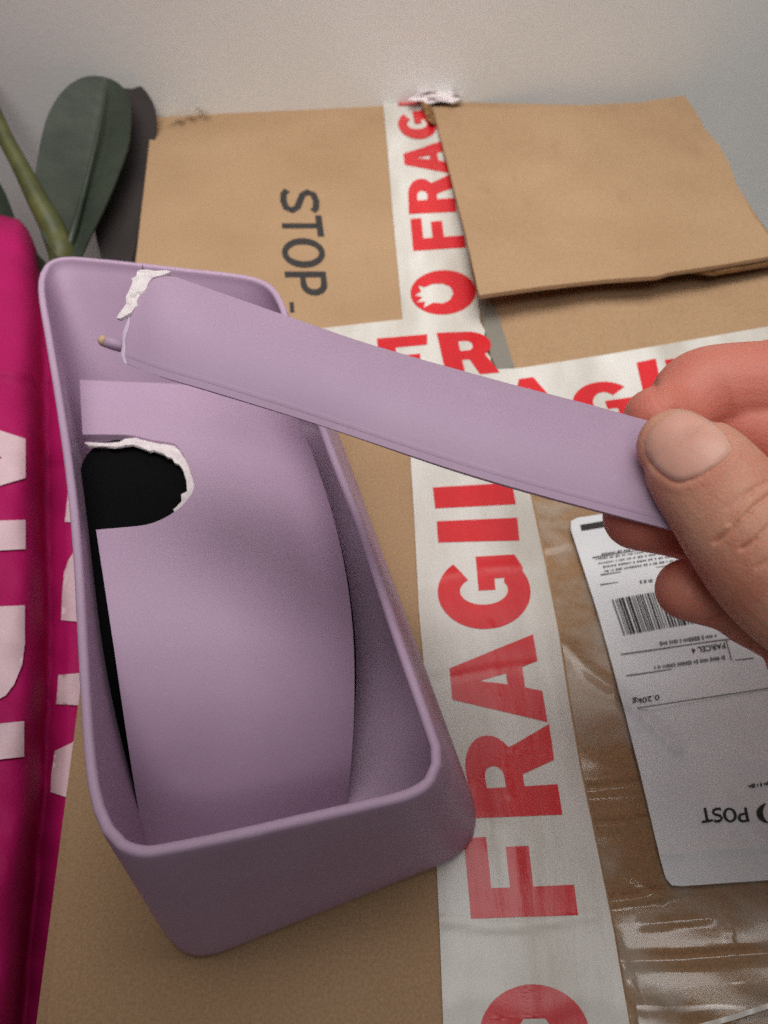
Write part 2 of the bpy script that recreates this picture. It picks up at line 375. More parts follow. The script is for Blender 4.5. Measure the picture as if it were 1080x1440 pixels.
for ch, (x0, x1, y0, y1, dx) in dict(S=(393, 450, 266, 300, 3), T=(395, 455, 303, 333, 3), O=(395, 458, 335, 377, 3), P=(400, 461, 382, 416, 3)).items():
    G['_'+ch] = strk(ch)
    letter('_'+ch, [(x0, y0), (x0+dx, y1), (x1+dx*.4, y1), (x1-dx, y0)], up(.00015), M['ink'], flapL)
stop.add([up(.00015)(*p) for p in [(407, 425), (413, 425), (414, 440), (408, 440)]], [(0, 1, 2, 3)])
stop.build('printed_mark', M['ink'], flapL)

# ---- fragile tapes ----------------------------------------------------
edgeL = [(538, 141), (545, 210), (552, 300), (560, 385), (566, 450), (572, 545), (577, 640), (583, 740), (589, 860), (598, 960), (606, 1080), (613, 1200), (619, 1330), (623, 1440), (630, 1600)]
edgeR = [(915, 1600), (884, 1440), (862, 1310), (838, 1190), (815, 1080), (798, 980), (783, 880), (765, 790), (746, 700), (728, 640), (704, 552), (700, 540), (694, 536), (693, 520), (687, 517), (690, 505), (683, 496), (688, 486), (680, 478), (682, 466), (675, 455), (674, 440), (671, 418), (665, 395), (658, 350), (651, 318), (640, 275), (630, 235), (618, 190), (612, 152), (600, 139)]
def seg(px, py, a, b):
    ax, ay = a; bx, by = b; t = max(0, min(1, ((px-ax)*(bx-ax)+(py-ay)*(by-ay))/((bx-ax)**2+(by-ay)**2)))
    return math.hypot(px-ax-t*(bx-ax), py-ay-t*(by-ay))
tfold = [([(612, 1294), (700, 1306), (840, 1288)], 4.5, .0007), ([(722, 1190), (733, 1300), (750, 1450)], 9, .0005), ([(690, 1200), (700, 1320), (708, 1450)], 8, .0003), ([(596, 962), (690, 944), (800, 930)], 5, .0005), ([(584, 818), (680, 800), (770, 795)], 5, .0005), ([(576, 692), (660, 668), (735, 660)], 5, .0005),
         ([(655, 1110), (720, 1060), (800, 1040)], 5, .0004), ([(690, 880), (700, 1000), (715, 1120)], 4, .0004)]
def ztape(h):
    def f(px, py):
        d_ = 0
        if py > 600:
            for pl, sg, dp in tfold:
                d = min(seg(px, py, a, b) for a, b in zip(pl, pl[1:]))
                if d < sg*3: d_ += .5*dp*math.exp(-(d/sg)**2)
            d_ += .00012*max(0, math.sin(py*.05+.6*math.sin(px*.04)))**2
        return zflapL(px, py)+Vector((0, 0, h+d_))
    return f
rag = []
for i, p in enumerate(edgeR):
    rag.append(p)
edgeR2 = []
for p in densify(edgeR, 14)[:-60] if False else rag: edgeR2.append(p)
tape1 = par(sheet('packing_tape', edgeL+edgeR2, ztape(.0008), 9, M['tape'], thick=.0003))
tag(tape1, 'long FRAGILE tape strip down the middle of the box')
T1 = Acc(); t1a = ztape(.00096); t1b = ztape(.0013); t1 = lambda px, py: (t1a if py > 208 else t1b)(px, py)
def vq(BL, BR, TL, TR): return [BR, TR, TL, BL]   # letters run up the photograph, their tops to the left
for ch, q in [('F', ((662, 1293), (812, 1288), (652, 1180), (797, 1172))), ('R', ((667, 1152), (790, 1147), (645, 1037), (772, 1025))),
              ('A', ((639, 1020), (768, 1010), (629, 910), (750, 900))), ('G', ((622, 888), (748, 881), (614, 788), (738, 781))),
              ('I', ((616, 765), (730, 762), (614, 735), (727, 730))), ('L', ((612, 717), (725, 711), (603, 645), (712, 637))), ('E', ((602, 630), (706, 622), (596, 560), (694, 552))),
              ('F', ((581, 355), (655, 350), (577, 310), (648, 304))), ('R', ((575, 303), (642, 300), (573, 254), (635, 248))),
              ('A', ((570, 246), (631, 243), (566, 207), (622, 203))), ('G', ((564, 198), (617, 196), (558, 160), (608, 157))), ('I', ((560, 151), (607, 148), (559, 144), (604, 141)))]:
    letter(ch, vq(*q), t1, M['red'], tape1)
G['o'] = [arc(.5, .5, .5, .5, 0, 352, 44), [(.66, .45), (.62, .60), (.50, .68), (.34, .68), (.22, .61), (.12, .66), (.17, .52), (.07, .44), (.19, .39), (.10, .28), (.23, .29), (.21, .16), (.35, .26), (.50, .24), (.60, .30)]]
letter('o', [(576, 446), (672, 443), (666, 380), (578, 384)], t1, M['red'], tape1)
G['d'] = [arc(.5, .5, .5, .5, 0, 352, 44), [(.34, .34), (.62, .30), (.70, .5), (.6, .66), (.4, .66), (.3, .5)]]
letter('d', [(676, 1535), (836, 1530), (822, 1384), (672, 1386)], t1, M['red'], tape1)
# cross tape
hl = [(470, 460), (500, 456), (565, 449), (640, 441), (690, 436)]
tp2 = [(380, 470), (500, 456), (565, 449), (672, 440), (690, 520), (735, 517), (850, 499), (960, 480), (1080, 459), (1240, 432), (1290, 545), (1120, 580), (960, 606), (840, 622), (700, 618), (560, 570), (400, 580)]
tape2 = par(sheet('packing_tape', tp2, zs(.0015), 40, M['tape'], thick=.0003))
tag(tape2, 'FRAGILE tape strip crossing the box sideways')
T2 = Acc(); t2 = zs(.00165)
for ch, q in [('F', ((536, 538), (600, 532), (601, 470), (530, 476))), ('R', ((628, 530), (700, 524), (688, 465), (614, 468))), ('A', ((720, 590), (790, 582), (765, 528), (715, 535))),
              ('G', ((818, 604), (906, 592), (882, 532), (798, 545))), ('I', ((914, 592), (940, 588), (922, 504), (895, 510))), ('L', ((955, 585), (1010, 577), (990, 498), (935, 506))), ('E', ((1092, 570), (1160, 558), (1145, 466), (1072, 479)))]:
    letter(ch, q, t2, M['red'], tape2)
gs = par(sheet('clear_tape', [(672, 420), (690, 418), (700, 440), (723, 516), (700, 522), (690, 500)], zs(.0012), 20, mat('grey_tape_edge', srgb(128, 122, 112), .3), thick=.0003))
# crumpled tape end at the back edge
bmv = []
cx = [(572, 140), (590, 131), (612, 127), (636, 129), (650, 137), (645, 146), (622, 142), (600, 146), (585, 142)]
def zcr(px, py): return P(px, py, .005+.002*math.sin(px*.23)+.002*math.cos(py*.61+px*.1))
par(sheet('crumpled_tape_end', cx, zcr, 6, M['torn'], thick=.0004, smooth=False))
par(sheet('crumpled_tape_end', [(236, 164), (262, 153), (284, 148), (292, 152), (270, 160), (245, 166)], lambda x, y: P(x, y, .004+.003*math.sin(x*.4)), 5, M['clear'], smooth=False))
par(sheet('tape_flake', [(590, 141), (604, 146), (614, 165), (612, 176), (600, 168), (596, 152)], lambda x, y: P(x, y, .004+.002*math.sin(x*.5)), 5, M['kraft_dark'], thick=.0005, smooth=False))
# clear tape film to the right
rnd = np.random.RandomState(3)
ridges = [([(792, 1040), (815, 1110), (836, 1200), (850, 1290), (880, 1360), (905, 1440)], 5, .0010), ([(765, 830), (790, 960), (806, 1080)], 5, .0007), ([(826, 1112), (880, 1106), (925, 1100)], 6, .0008), ([(832, 1162), (890, 1158), (935, 1150)], 5, .0008),
          ([(850, 1268), (900, 1262), (970, 1248)], 5, .0009), ([(870, 1352), (960, 1350), (1090, 1340)], 7, .0010), ([(905, 1300), (1000, 1290)], 5, .0004), ([(770, 770), (800, 760), (815, 740)], 7, .0008), ([(795, 905), (830, 945), (858, 965)], 6, .0007), ([(1020, 1270), (1030, 1345)], 5, .0004), ([(845, 1200), (880, 1225), (930, 1262)], 4, .0006)]
def zclear(px, py):
    h = .0005+.00012*math.sin(px*.03+math.sin(py*.02)*2)*math.sin(py*.025)
    for pl, sg, dp in ridges:
        d = min(seg(px, py, a, b) for a, b in zip(pl, pl[1:]))
        if d < sg*3: h += .7*dp*math.exp(-(d/sg)**2)
    return P(px, py, max(.0002, h))
par(sheet('clear_tape', [(736, 632), (900, 640), (1000, 640), (1250, 900), (1450, 1600), (919, 1600), (888, 1440), (866, 1310), (842, 1190), (819, 1080), (802, 980), (787, 880), (769, 790), (750, 700)], zclear, 7, M['clear']))
tag(par(sheet('clear_tape', [(892, 1396), (1000, 1385), (1160, 1366), (1190, 1415), (1000, 1436), (900, 1450)], lambda x, y: P(x, y, .0024+.0005*math.sin(x*.05)+.0004*math.sin(y*.11)), 12, M['clear'])), 'glossy clear tape strip at the front')

M['hole'] = mat('dark_tear', srgb(46, 32, 24), .9)
par(sheet('torn_tape_curl', [(968, 1444), (1030, 1427), (1095, 1406), (1098, 1412), (1034, 1434), (974, 1450)], lambda x, y: P(x, y, .005+.001*math.sin(x*.1)), 5, M['tape'], thick=.0004))
# ---- shipping label ---------------------------------------------------
def hlab(px, py):
    h = .0022
    h += .0024*math.exp(-(seg(px, py, (855, 960), (950, 1052))/9)**2)+.0009*math.exp(-(seg(px, py, (950, 1052), (1090, 1075))/9)**2)
    h += .0016*math.exp(-(seg(px, py, (1020, 1125), (1085, 1195))/10)**2)
    h += .0011*math.exp(-(seg(px, py, (925, 1200), (1140, 1186))/7)**2)
    h += .0005*math.sin(px*.03)*math.sin(py*.025)
    return h
def zl(d=0): return lambda px, py: P(px, py, hlab(px, py)+d)
lab = [(812, 728), (870, 719), (960, 706), (1100, 690), (1260, 672), (1420, 1195), (1250, 1224), (1100, 1236), (960, 1246), (945, 1245), (936, 1234), (928, 1205), (900, 1085), (868, 960), (840, 860), (803, 745), (803, 733)]
label = par(sheet('shipping_label', lab, zl(), 7, M['paper'], thick=.0004))
tag(label, 'white parcel label with barcode')
K = Acc(); Gy = Acc(); z_ = zl(.0004)
K.quad([(816, 738), (870, 729), (872, 737), (818, 746)], z_)
K.quad([(870, 729), (1000, 708), (1002, 716), (872, 737)], z_)
bq = quadmap([(877, 893), (1085, 858), (1068, 805), (860, 843)])
x = 0
rb = random.Random(5)
while x < 1:
    wd_ = rb.choice([.006, .008, .012, .018]); 
    (K if rb.random() < .55 else Gy).quad([bq(x, 0), bq(min(1, x+wd_), 0), bq(min(1, x+wd_), 1), bq(x, 1)], z_); x += wd_+rb.choice([.006, .009, .013])
for a, b in [((873, 920), (1021, 899)), ((881, 950), (1060, 925)), ((1021, 899), (1029, 928)), ((1021, 899), (1100, 886)), ((896, 996), (1120, 962)), ((833, 784), (1000, 757)), ((845, 808), (990, 789)), ((844, 822), (1000, 802))]:
    Gy.line(a, b, 1.6, z_)
def dashes(a, b, h, acc, seed):
    r_ = random.Random(seed); L_ = math.hypot(b[0]-a[0], b[1]-a[1]); t = 0
    while t < L_:
        w_ = r_.uniform(1.2, 3.6); u0, u1 = t/L_, min(1, (t+w_)/L_)
        acc.line((a[0]+(b[0]-a[0])*u0, a[1]+(b[1]-a[1])*u0), (a[0]+(b[0]-a[0])*u1, a[1]+(b[1]-a[1])*u1), h*r_.uniform(.5, 1), z_); t += w_+r_.choice([.7, .9, 3])
for i, (a, b, h) in enumerate([((846, 779), (890, 772), 3), ((842, 792), (960, 773), 2.5), ((848, 797), (970, 778), 2.5), ((850, 803), (980, 783), 3), ((838, 786), (930, 772), 2.5), ((900, 818), (918, 816), 5), ((928, 905), (1010, 893), 6), ((920, 939), (1020, 924), 6)]): dashes(a, b, h, Gy, i)
K.text('PARCEL 4', [(1019, 903), (972, 911), (974, 919), (1021, 911)], z_)
K.text('0.20kg', [(927, 974), (889, 981), (890, 991), (928, 984)], z_)
# POST mark, upside down
G['_S'] = strk('S')
for ch, (xa, xb) in dict(P=(1053, 1038), O=(1037, 1018), S=(1017, 1003), T=(1002, 986)).items():
    ya = lambda xx: 1156-(1053-xx)*-.0
    sk = 3
    letter('_'+ch, [(xa-sk, 1135+(1053-xa)*.0), (xb-sk, 1137+(1053-xb)*.0), (xb+sk-2, 1158), (xa+sk-2, 1155)], z_, M['ink'], label)
K.add(*(lambda VF: ([z_(*quadmap([(1104, 1126), (1062, 1130), (1066, 1160), (1108, 1156)])(v.x, v.y)) for v in VF[0]], VF[1]))(fillcurve([arc(.5, .5, .5, .5, 110, 250, 16)+arc(.5, .5, .3, .5, 240, 120, 14), arc(.5, .5, .5, .5, -70, 70, 16)+arc(.48, .5, .3, .5, 60, -60, 14)])))
dashes((1053, 1106), (1110, 1098), 7, K, 31)
K.build('small_print', M['ink'], label)['kind'] = 'stuff'; Gy.build('printed_lines', M['inkgrey'], label)['kind'] = 'stuff'

# ------------------------------------------------------------------ lilac bin
RIM = .065
rim_px = [(53, 412), (62, 470), (75, 550), (88, 640), (97, 720), (103, 800), (108, 900), (113, 1000), (119, 1080), (128, 1132), (144, 1172), (168, 1196), (200, 1206), (240, 1201), (320, 1185), (420, 1162), (520, 1139), (572, 1126), (602, 1110), (619, 1086), (622, 1055), (610, 1018), (588, 956), (564, 888), (538, 810), (510, 730), (480, 655), (452, 580), (428, 510), (411, 460), (401, 428), (386, 404), (362, 391), (325, 384), (260, 377), (190, 369), (130, 363), (95, 361), (70, 367), (56, 384)]
bot_px = None
rim = [P(x, y, RIM) for x, y in rim_px]
def resample(loop, n):
    loop = [np.array(p) for p in loop]; L_ = [0]
    for i in range(len(loop)): L_.append(L_[-1]+np.linalg.norm(loop[(i+1) % len(loop)]-loop[i]))
    out = []
    for k in range(n):
        s = L_[-1]*k/n; i = max(j for j in range(len(loop)) if L_[j] <= s+1e-12)
        t = (s-L_[i])/(L_[i+1]-L_[i]); out.append(loop[i]*(1-t)+loop[(i+1) % len(loop)]*t)
    return out
rimc = cr([tuple(p) for p in rim], 6, True)
# bottom corners on the box: rounded quad
bFL = P(238, 1374, 0); bFR = P(692, 1192, 0); bBR = P(474, 602, 0); bBL = bBR + (bFL-bFR)*.98 + Vector((-.017, .012, 0))
def rquad(c, r, n=8):
    out = []
    for i in range(4):
        p = c[i]; a = (c[i-1]-p).normalized(); b = (c[(i+1) % 4]-p).normalized()
        p0 = p+a*r; p1 = p+b*r
        for k in range(n+1):
            t = k/n; out.append(p0*(1-t)**2+p*(2*t*(1-t))+p1*t*t)
    return out
bq_ = rquad([bFL, bFR, bBR, bBL], .017)
# match rim & bottom by index: start both at the middle of the left side and go the same way round
NB = 160
def arclen_corners(loop, corners):
    idx = []
    for c in corners: idx.append(min(range(len(loop)), key=lambda i: (Vector(loop[i])-Vector(c)).length))
    return idx
def segsample(loop, idx, n):
    out = []; N = len(loop)
    for a, b in zip(idx, idx[1:]+idx[:1]):
        m = (b-a) % N; sub = [np.array(loop[(a+k) % N]) for k in range(m+1)]
        L_ = [0]
        for i in range(m): L_.append(L_[-1]+np.linalg.norm(sub[i+1]-sub[i]))
        for k in range(n):
            s = L_[-1]*k/n; i = max(j for j in range(m) if L_[j] <= s+1e-12); t = (s-L_[i])/(L_[i+1]-L_[i]+1e-12); out.append(sub[i]*(1-t)+sub[i+1]*t)
    return out
rc = arclen_corners(rimc, [P(162, 1192, RIM), P(612, 1098, RIM), P(395, 416, RIM), P(62, 374, RIM)])
bc = arclen_corners(bq_, [bFL, bFR, bBR, bBL])
outer_t = segsample(rimc, rc, 44); outer_b = segsample([tuple(p) for p in bq_], bc, 44)
NB = len(outer_t)
def inset(loop, d):
    n = len(loop); out = []
    c = sum(loop)/n
    for i in range(n):
        t = loop[(i+2) % n]-loop[i-2]; t = t/ (np.linalg.norm(t)+1e-12); nn = np.array((-t[1], t[0], 0))
        if nn.dot(c-loop[i]) < 0: nn = -nn
        out.append(loop[i]+nn*d)
    return out
WT = .0027
rings = []
def lerp(t): return [a*(1-t)+b*t for a, b in zip(outer_t, outer_b)]
# outside from the bottom up
bt = lerp(1)
rings.append([p+np.array((0, 0, .0004)) for p in inset(bt, .006)])
rings.append([p+np.array((0, 0, .0005)) for p in inset(bt, .003)])
rings.append([p+np.array((0, 0, .0018)) for p in inset(bt, .0006)])
for t in (.93, .85, .7, .5, .3, .15, .05): rings.append(lerp(t))
rt = lerp(0)
rings.append([p-np.array((0, 0, .0008)) for p in rt])
rings.append(inset([p+np.array((0, 0, .0001)) for p in rt], .0003))
rings.append(inset([p+np.array((0, 0, .0005)) for p in rt], .0009))
rings.append(inset([p+np.array((0, 0, .0005)) for p in rt], WT-.0007))
rings.append(inset([p+np.array((0, 0, .0000)) for p in rt], WT-.0001))
rings.append(inset([p-np.array((0, 0, .0010)) for p in rt], WT))
for t in (.05, .15, .3, .5, .7, .85): rings.append(inset(lerp(t), WT))
ib = [p+np.array((0, 0, .004)) for p in inset(lerp(.97), WT+.002)]
rings.append(ib)
V = [p for r in rings for p in r]; Fc = []
for i in range(len(rings)-1):
    for k in range(NB): Fc.append((i*NB+k, i*NB+(k+1) % NB, (i+1)*NB+(k+1) % NB, (i+1)*NB+k))
Fc.append(tuple(range(NB))[::-1]); Fc.append(tuple((len(rings)-1)*NB+k for k in range(NB)))
# small nicks on the rim
V = [np.array(v) for v in V]
rn = random.Random(2)
nicks = [P(361, 1172, RIM), P(430, 1160, RIM), P(110, 684, RIM), P(150, 1165, RIM), P(596, 1105, RIM)]
for v in V:
    if v[2] > RIM-.0012:
        for nk in nicks:
            d = np.linalg.norm(v-np.array(nk)); 
            if d < .004: v[2] -= .0005*math.exp(-(d/.0015)**2)*1.0
        v[2] += rn.uniform(-.00006, .00006)
bin_ = mesh('lilac_bin', V, Fc, M['lilac'], None, True); autosmooth(bin_, 50)
tag(bin_, 'open lilac plastic bin with rounded corners standing on the cardboard box', 'bin')

# ------------------------------------------------------------------ lid lying inside the bin
left = cr([(112, 534), (117, 625), (124, 690), (135, 745), (160, 910), (185, 1080), (207, 1205), (216, 1250)], 8)
right = cr([(402, 562), (440, 640), (468, 725), (487, 810), (497, 900), (498, 1000), (492, 1090), (480, 1170)], 8)
def lid_xr(py): return float(np.interp(py, [534, 562, 640, 725, 810, 900, 1000, 1090, 1170, 1250], [380, 402, 440, 468, 487, 497, 498, 492, 480, 470]))
def lid_xl(py): return float(np.interp(py, [534, 625, 745, 910, 1080, 1205, 1252], [112, 117, 135, 160, 185, 207, 218]))
_ls = [-.1, 0, .1, .2, .3, .4, .5, .6, .7, .8, .9, 1.0, 1.1]; _lz = [.030, .041, .0485, .053, .0555, .056, .0545, .050, .043, .0335, .021, .0085, .0062]
def lid_z(py, px=None):
    z = float(np.interp((py-534)/(1220-534), _ls, _lz))
    # smooth the interpolation
    z = sum(float(np.interp((py+d-534)/(1220-534), _ls, _lz)) for d in (-30, -15, 0, 15, 30))/5
    if px is not None:
        u = (px-lid_xl(py))/(lid_xr(py)-lid_xl(py)); z -= .017*max(0, (u-.35)/.65)**2.2
    return z
def lid_pt(px, py): return P(px, py, lid_z(py, px))
hole = cr([(116, 611), (150, 611), (185, 612), (215, 619), (245, 624), (256, 636), (263, 648), (269, 664), (273, 685), (266, 699), (257, 710), (245, 720), (226, 731), (205, 738), (180, 741), (135, 745)], 3)
topedge = cr([(112, 534), (180, 537), (250, 540), (310, 546), (365, 554), (402, 562)], 5)
rgt = cr([(402, 562), (412, 574), (440, 640), (468, 725), (487, 810), (497, 900), (498, 1000), (492, 1090), (480, 1170), (470, 1200)], 6)
lft = cr([(218, 1252), (207, 1205), (185, 1080), (160, 910), (135, 745)], 6)
outline = [tuple(p) for p in topedge[:-1]] + [tuple(p) for p in rgt] + [tuple(p) for p in lft[:-1]] + [tuple(p) for p in hole[::-1]]
lid = sheet('bin_lid', outline, lid_pt, 11, M['lilac'], None, True, thick=.0024, edge=6)
tag(lid, 'arched lilac lid with a broken half round notch lying inside the bin', 'lid')
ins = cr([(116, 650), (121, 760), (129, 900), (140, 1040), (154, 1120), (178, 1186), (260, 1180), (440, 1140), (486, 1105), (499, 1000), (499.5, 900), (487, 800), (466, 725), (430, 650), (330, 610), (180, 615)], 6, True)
M['black'] = mat('shade_black', srgb(6, 5, 7), .8, spec=.1)
under_shade = sheet('shade_sheet', [tuple(p) for p in ins], lambda x, y: P(x, y, max(.0060, lid_z(y, x)-.0045)), 20, M['black'], None, True, thick=.001)  # black sheet put in as the deep shade below and beside the lid
tag(under_shade, 'black sheet standing in for the deep shade under the lilac lid, seen through the broken notch', 'shade sheet')
# torn white plastic round the notch
tp = [(440, 500), (510, 492), (570, 494), (640, 505), (700, 505), (770, 522), (800, 532), (850, 595), (893, 655), (925, 740), (943, 850), (928, 885), (908, 922), (863, 978), (800, 1028),
      (790, 1010), (820, 985), (850, 950), (848, 900), (890, 880), (885, 800), (860, 720), (835, 685), (800, 670), (780, 635), (750, 630), (720, 605), (650, 580), (620, 588), (560, 560), (500, 540), (440, 545), (400, 555), (300, 553), (180, 548), (150, 530), (152, 522), (300, 530), (400, 522)]
tp = [(90+x/5.143, 520+y/5.143) for x, y in tp]
jz = {}
def tear(px, py):
    k = (round(px/9), round(py/9)); jz.setdefault(k, rt_.uniform(-.0004, .0003))
    return P(px, py, lid_z(py, px)-.0012+jz[k])
rt_ = random.Random(11)
sheet('torn_edge', tp, tear, 6, M['torn'], lid, smooth=False, thick=.0008)

# ------------------------------------------------------------------ broken strip
top_px = cr([(196, 381), (232, 385), (320, 415), (420, 450), (530, 487), (700, 535), (830, 569), (905, 590), (940, 599)], 8)
bot_px = cr([(182, 513), (225, 529), (300, 551), (420, 588), (520, 621), (640, 661), (760, 696), (872, 726), (956, 748)], 8)
NS = 60; NC = 18
def samp(c, t):
    f = t*(len(c)-1); i = min(len(c)-2, int(f)); return c[i]*(1-(f-i))+c[i+1]*(f-i)
def stripZ(s): return .196-.034*s
V = []; 
for i in range(NS+1):
    s = i/NS; T = samp(top_px, s); Bm = samp(bot_px, s); Zs = stripZ(s)
    pT = PZ(T[0], T[1], Zs+.0155); pB = PZ(Bm[0], Bm[1], Zs)
    ax = None
    chord = (pT-pB); n_ = -(ray((T[0]+Bm[0])/2, (T[1]+Bm[1])/2)).normalized()
    n_ = (n_-chord.normalized()*n_.dot(chord.normalized())).normalized()
    for k in range(NC+1):
        u = k/NC                     # 0 bottom edge .. 1 top edge
        bul = .0038*(1-(2*u-1)**2)
        wob = 0
        V.append(pB+chord*u+n_*bul)
    if i == 0: pass
# ragged left end
rg = random.Random(4)
for k in range(NC+1):
    u = k/NC
    j = .0006*rg.uniform(-1, 1)+ (-.0030*max(0, min(1, (.72-u)/.25)) if u > .03 else -.0018) + (.0018 if u > .9 else 0)
    d = (V[(NC+1)+k]-V[k]).normalized(); V[k] = V[k]+d*j
Fc = []
for i in range(NS):
    for k in range(NC): Fc.append((i*(NC+1)+k, (i+1)*(NC+1)+k, (i+1)*(NC+1)+k+1, i*(NC+1)+k+1))
strip = mesh('broken_strip', V, Fc, M['lilac'], None, True); thicken(strip.data, .002)
strip.data.polygons.foreach_set('use_smooth', [True]*len(strip.data.polygons)); autosmooth(strip, 40)
tag(strip, 'long curved lilac plastic strip with a torn end held above the bin', 'broken strip')
Ve = []; ne = 12
for k in range(ne+1):
    p = V[k]; d = (V[(NC+1)+k]-p).normalized(); nrm = (CO-p).normalized()
    Ve += [p-d*.0001+nrm*.0001, p+d*.0004+nrm*.0004, p+d*(.0012+.0003*math.sin(k*1.7))+nrm*.00015]
mesh('chipped_rim', Ve, [f for k in range(ne) for f in ((k*3, k*3+1, k*3+4, k*3+3), (k*3+1, k*3+2, k*3+5, k*3+4))], M['pale'], strip, True)
# fine raised lip along the lower edge
V2 = []; n = NS
for i in range(0, NS+1):
    base = V[i*(NC+1)+1]; nx = V[i*(NC+1)+2]; e = (nx-base); nrm = -(base-CO).normalized()
    V2 += [base-e*.1+nrm*.00005, base+e*.25+nrm*.0002, base+e*.6+nrm*.0001]
Fc2 = []
for i in range(NS):
    for k in range(2): Fc2.append((i*3+k, (i+1)*3+k, (i+1)*3+k+1, i*3+k+1))
mesh('moulded_lip', V2, Fc2, M['lilac'], strip, True)
# torn end
te = [(455, 195), (520, 190), (570, 200), (650, 195), (655, 205), (600, 228), (530, 244), (503, 275), (482, 330), (452, 380), (440, 432), (405, 455), (380, 488), (350, 520), (330, 530), (305, 525), (320, 500), (350, 460), (372, 430), (370, 380), (388, 345), (408, 300), (418, 270), (408, 255), (443, 235), (448, 205)]
te = [(100+x/4.909+(7 if i in range(4, 13) else 1.5), 340+y/4.909) for i, (x, y) in enumerate(te)]
jz2 = {}
def tear2(px, py):
    k = (round(px/9), round(py/9)); jz2.setdefault(k, rg.uniform(-.0004, .0005))
    return PZ(px, py, .1925+jz2[k]+.0152*max(0, min(1, (513-py)/132))-.0018)
sheet('torn_edge', te, tear2, 6, M['torn'], strip, smooth=False, thick=.001)
def tube(name, chain, mat_, parent=None, n=12, cap=True):
    """chain: list of (point, radius)"""
    V = []; Fc = []
    m = len(chain)
    for i, (p, r) in enumerate(chain):
        a = chain[max(0, i-1)][0]; b = chain[min(m-1, i+1)][0]; d = (b-a).normalized()
        x = d.cross(Vector((.3, .2, .93))).normalized(); y = d.cross(x)
        for k in range(n): V.append(p+x*(r*math.cos(2*math.pi*k/n))+y*(r*math.sin(2*math.pi*k/n)))
    for i in range(m-1):
        for k in range(n): Fc.append((i*n+k, i*n+(k+1) % n, (i+1)*n+(k+1) % n, (i+1)*n+k))
    Fc += [tuple(range(n))[::-1], tuple((m-1)*n+k for k in range(n))]
    return mesh(name, V, Fc, mat_, parent, True)
pin = tube('pin', [(PZ(190, 492, .2015), .0016), (PZ(160, 484, .2005), .0016), (PZ(148, 480, .200), .0015)], M['lilac'], strip)
tube('pin_tip', [(PZ(149, 480.3, .200), .00155), (PZ(143, 478.6, .200), .0014), (PZ(139, 477.6, .200), .0008), (PZ(138, 477.3, .200), .0002)], M['pin'], pin)

# ------------------------------------------------------------------ hand
def blob(bm, p, r, sub=3):
    bmesh.ops.create_icosphere(bm, subdivisions=sub, radius=r, matrix=Matrix.Translation(p))
hbm = bmesh.new()
def limb(chain, n=24, flat=1.0):
    """closed tapered tube, round ends, through (px,py,Z,rpx)"""
    c = cr(chain, 6); pts = [(PZ(q[0], q[1], q[2]), q[3]*q[2]/F) for q in c]
    rings_ = []
    m = len(pts)
    def frame(i):
        a = pts[max(0, i-1)][0]; b = pts[min(m-1, i+1)][0]; return (b-a).normalized()
    seq = []
    d0 = frame(0); 
    for t in (80, 60, 40, 20): seq.append((pts[0][0]-d0*pts[0][1]*math.sin(R(t)), pts[0][1]*math.cos(R(t)), d0))
    for i in range(m): seq.append((pts[i][0], pts[i][1], frame(i)))
    d1 = frame(m-1)
    for t in (20, 40, 60, 80): seq.append((pts[-1][0]+d1*pts[-1][1]*math.sin(R(t)), pts[-1][1]*math.cos(R(t)), d1))
    prev = None
    for p, r, d in seq:
        v = (p-CO).normalized(); y = (v-d*v.dot(d)).normalized(); x = d.cross(y)
        ring = [hbm.verts.new(p+x*(r*math.cos(2*math.pi*k/n))+y*(r*flat*math.sin(2*math.pi*k/n))) for k in range(n)]
        if prev:
            for k in range(n): hbm.faces.new((prev[k], prev[(k+1) % n], ring[(k+1) % n], ring[k]))
        else: hbm.faces.new(ring[::-1])
        prev = ring
    hbm.faces.new(prev)
# thumb
limb([(950, 628, 0.1635, 54), (962, 641, 0.1625, 65), (985, 664, 0.1600, 75), (1015, 700, 0.1580, 81), (1050, 742, 0.1565, 90), (1095, 790, 0.1555, 101), (1160, 835, 0.1550, 112), (1260, 880, 0.1620, 125), (1420, 920, 0.1690, 140), (1620, 930, 0.1820, 150)], flat=.86)
# index
limb([(921, 588, 0.1900, 44), (948, 580, 0.1945, 48), (984, 557, 0.1990, 65), (1040, 548, 0.1990, 66), (1110, 550, 0.1990, 70), (1290, 555, 0.1960, 76), (1420, 640, 0.2000, 95)])
limb([(1040, 600, 0.1980, 52), (1100, 610, 0.1990, 72), (1200, 620, 0.2000, 90), (1420, 660, 0.2000, 95)])
# middle
limb([(895, 727, .181, 47), (945, 732, .182, 51), (1010, 742, .183, 55), (1100, 730, .186, 60), (1340, 690, .192, 78), (1460, 740, .192, 100)])
# ring
limb([(966, 829, .174, 44), (1000, 836, .174, 46), (1030, 848, .173, 44), (1070, 868, .174, 49), (1140, 880, .178, 56), (1330, 820, .188, 74), (1460, 830, .19, 95)])
# little finger
limb([(1122, 930, .172, 42), (1150, 934, .173, 46), (1200, 930, .176, 54), (1310, 910, .184, 66), (1460, 900, .19, 90)])
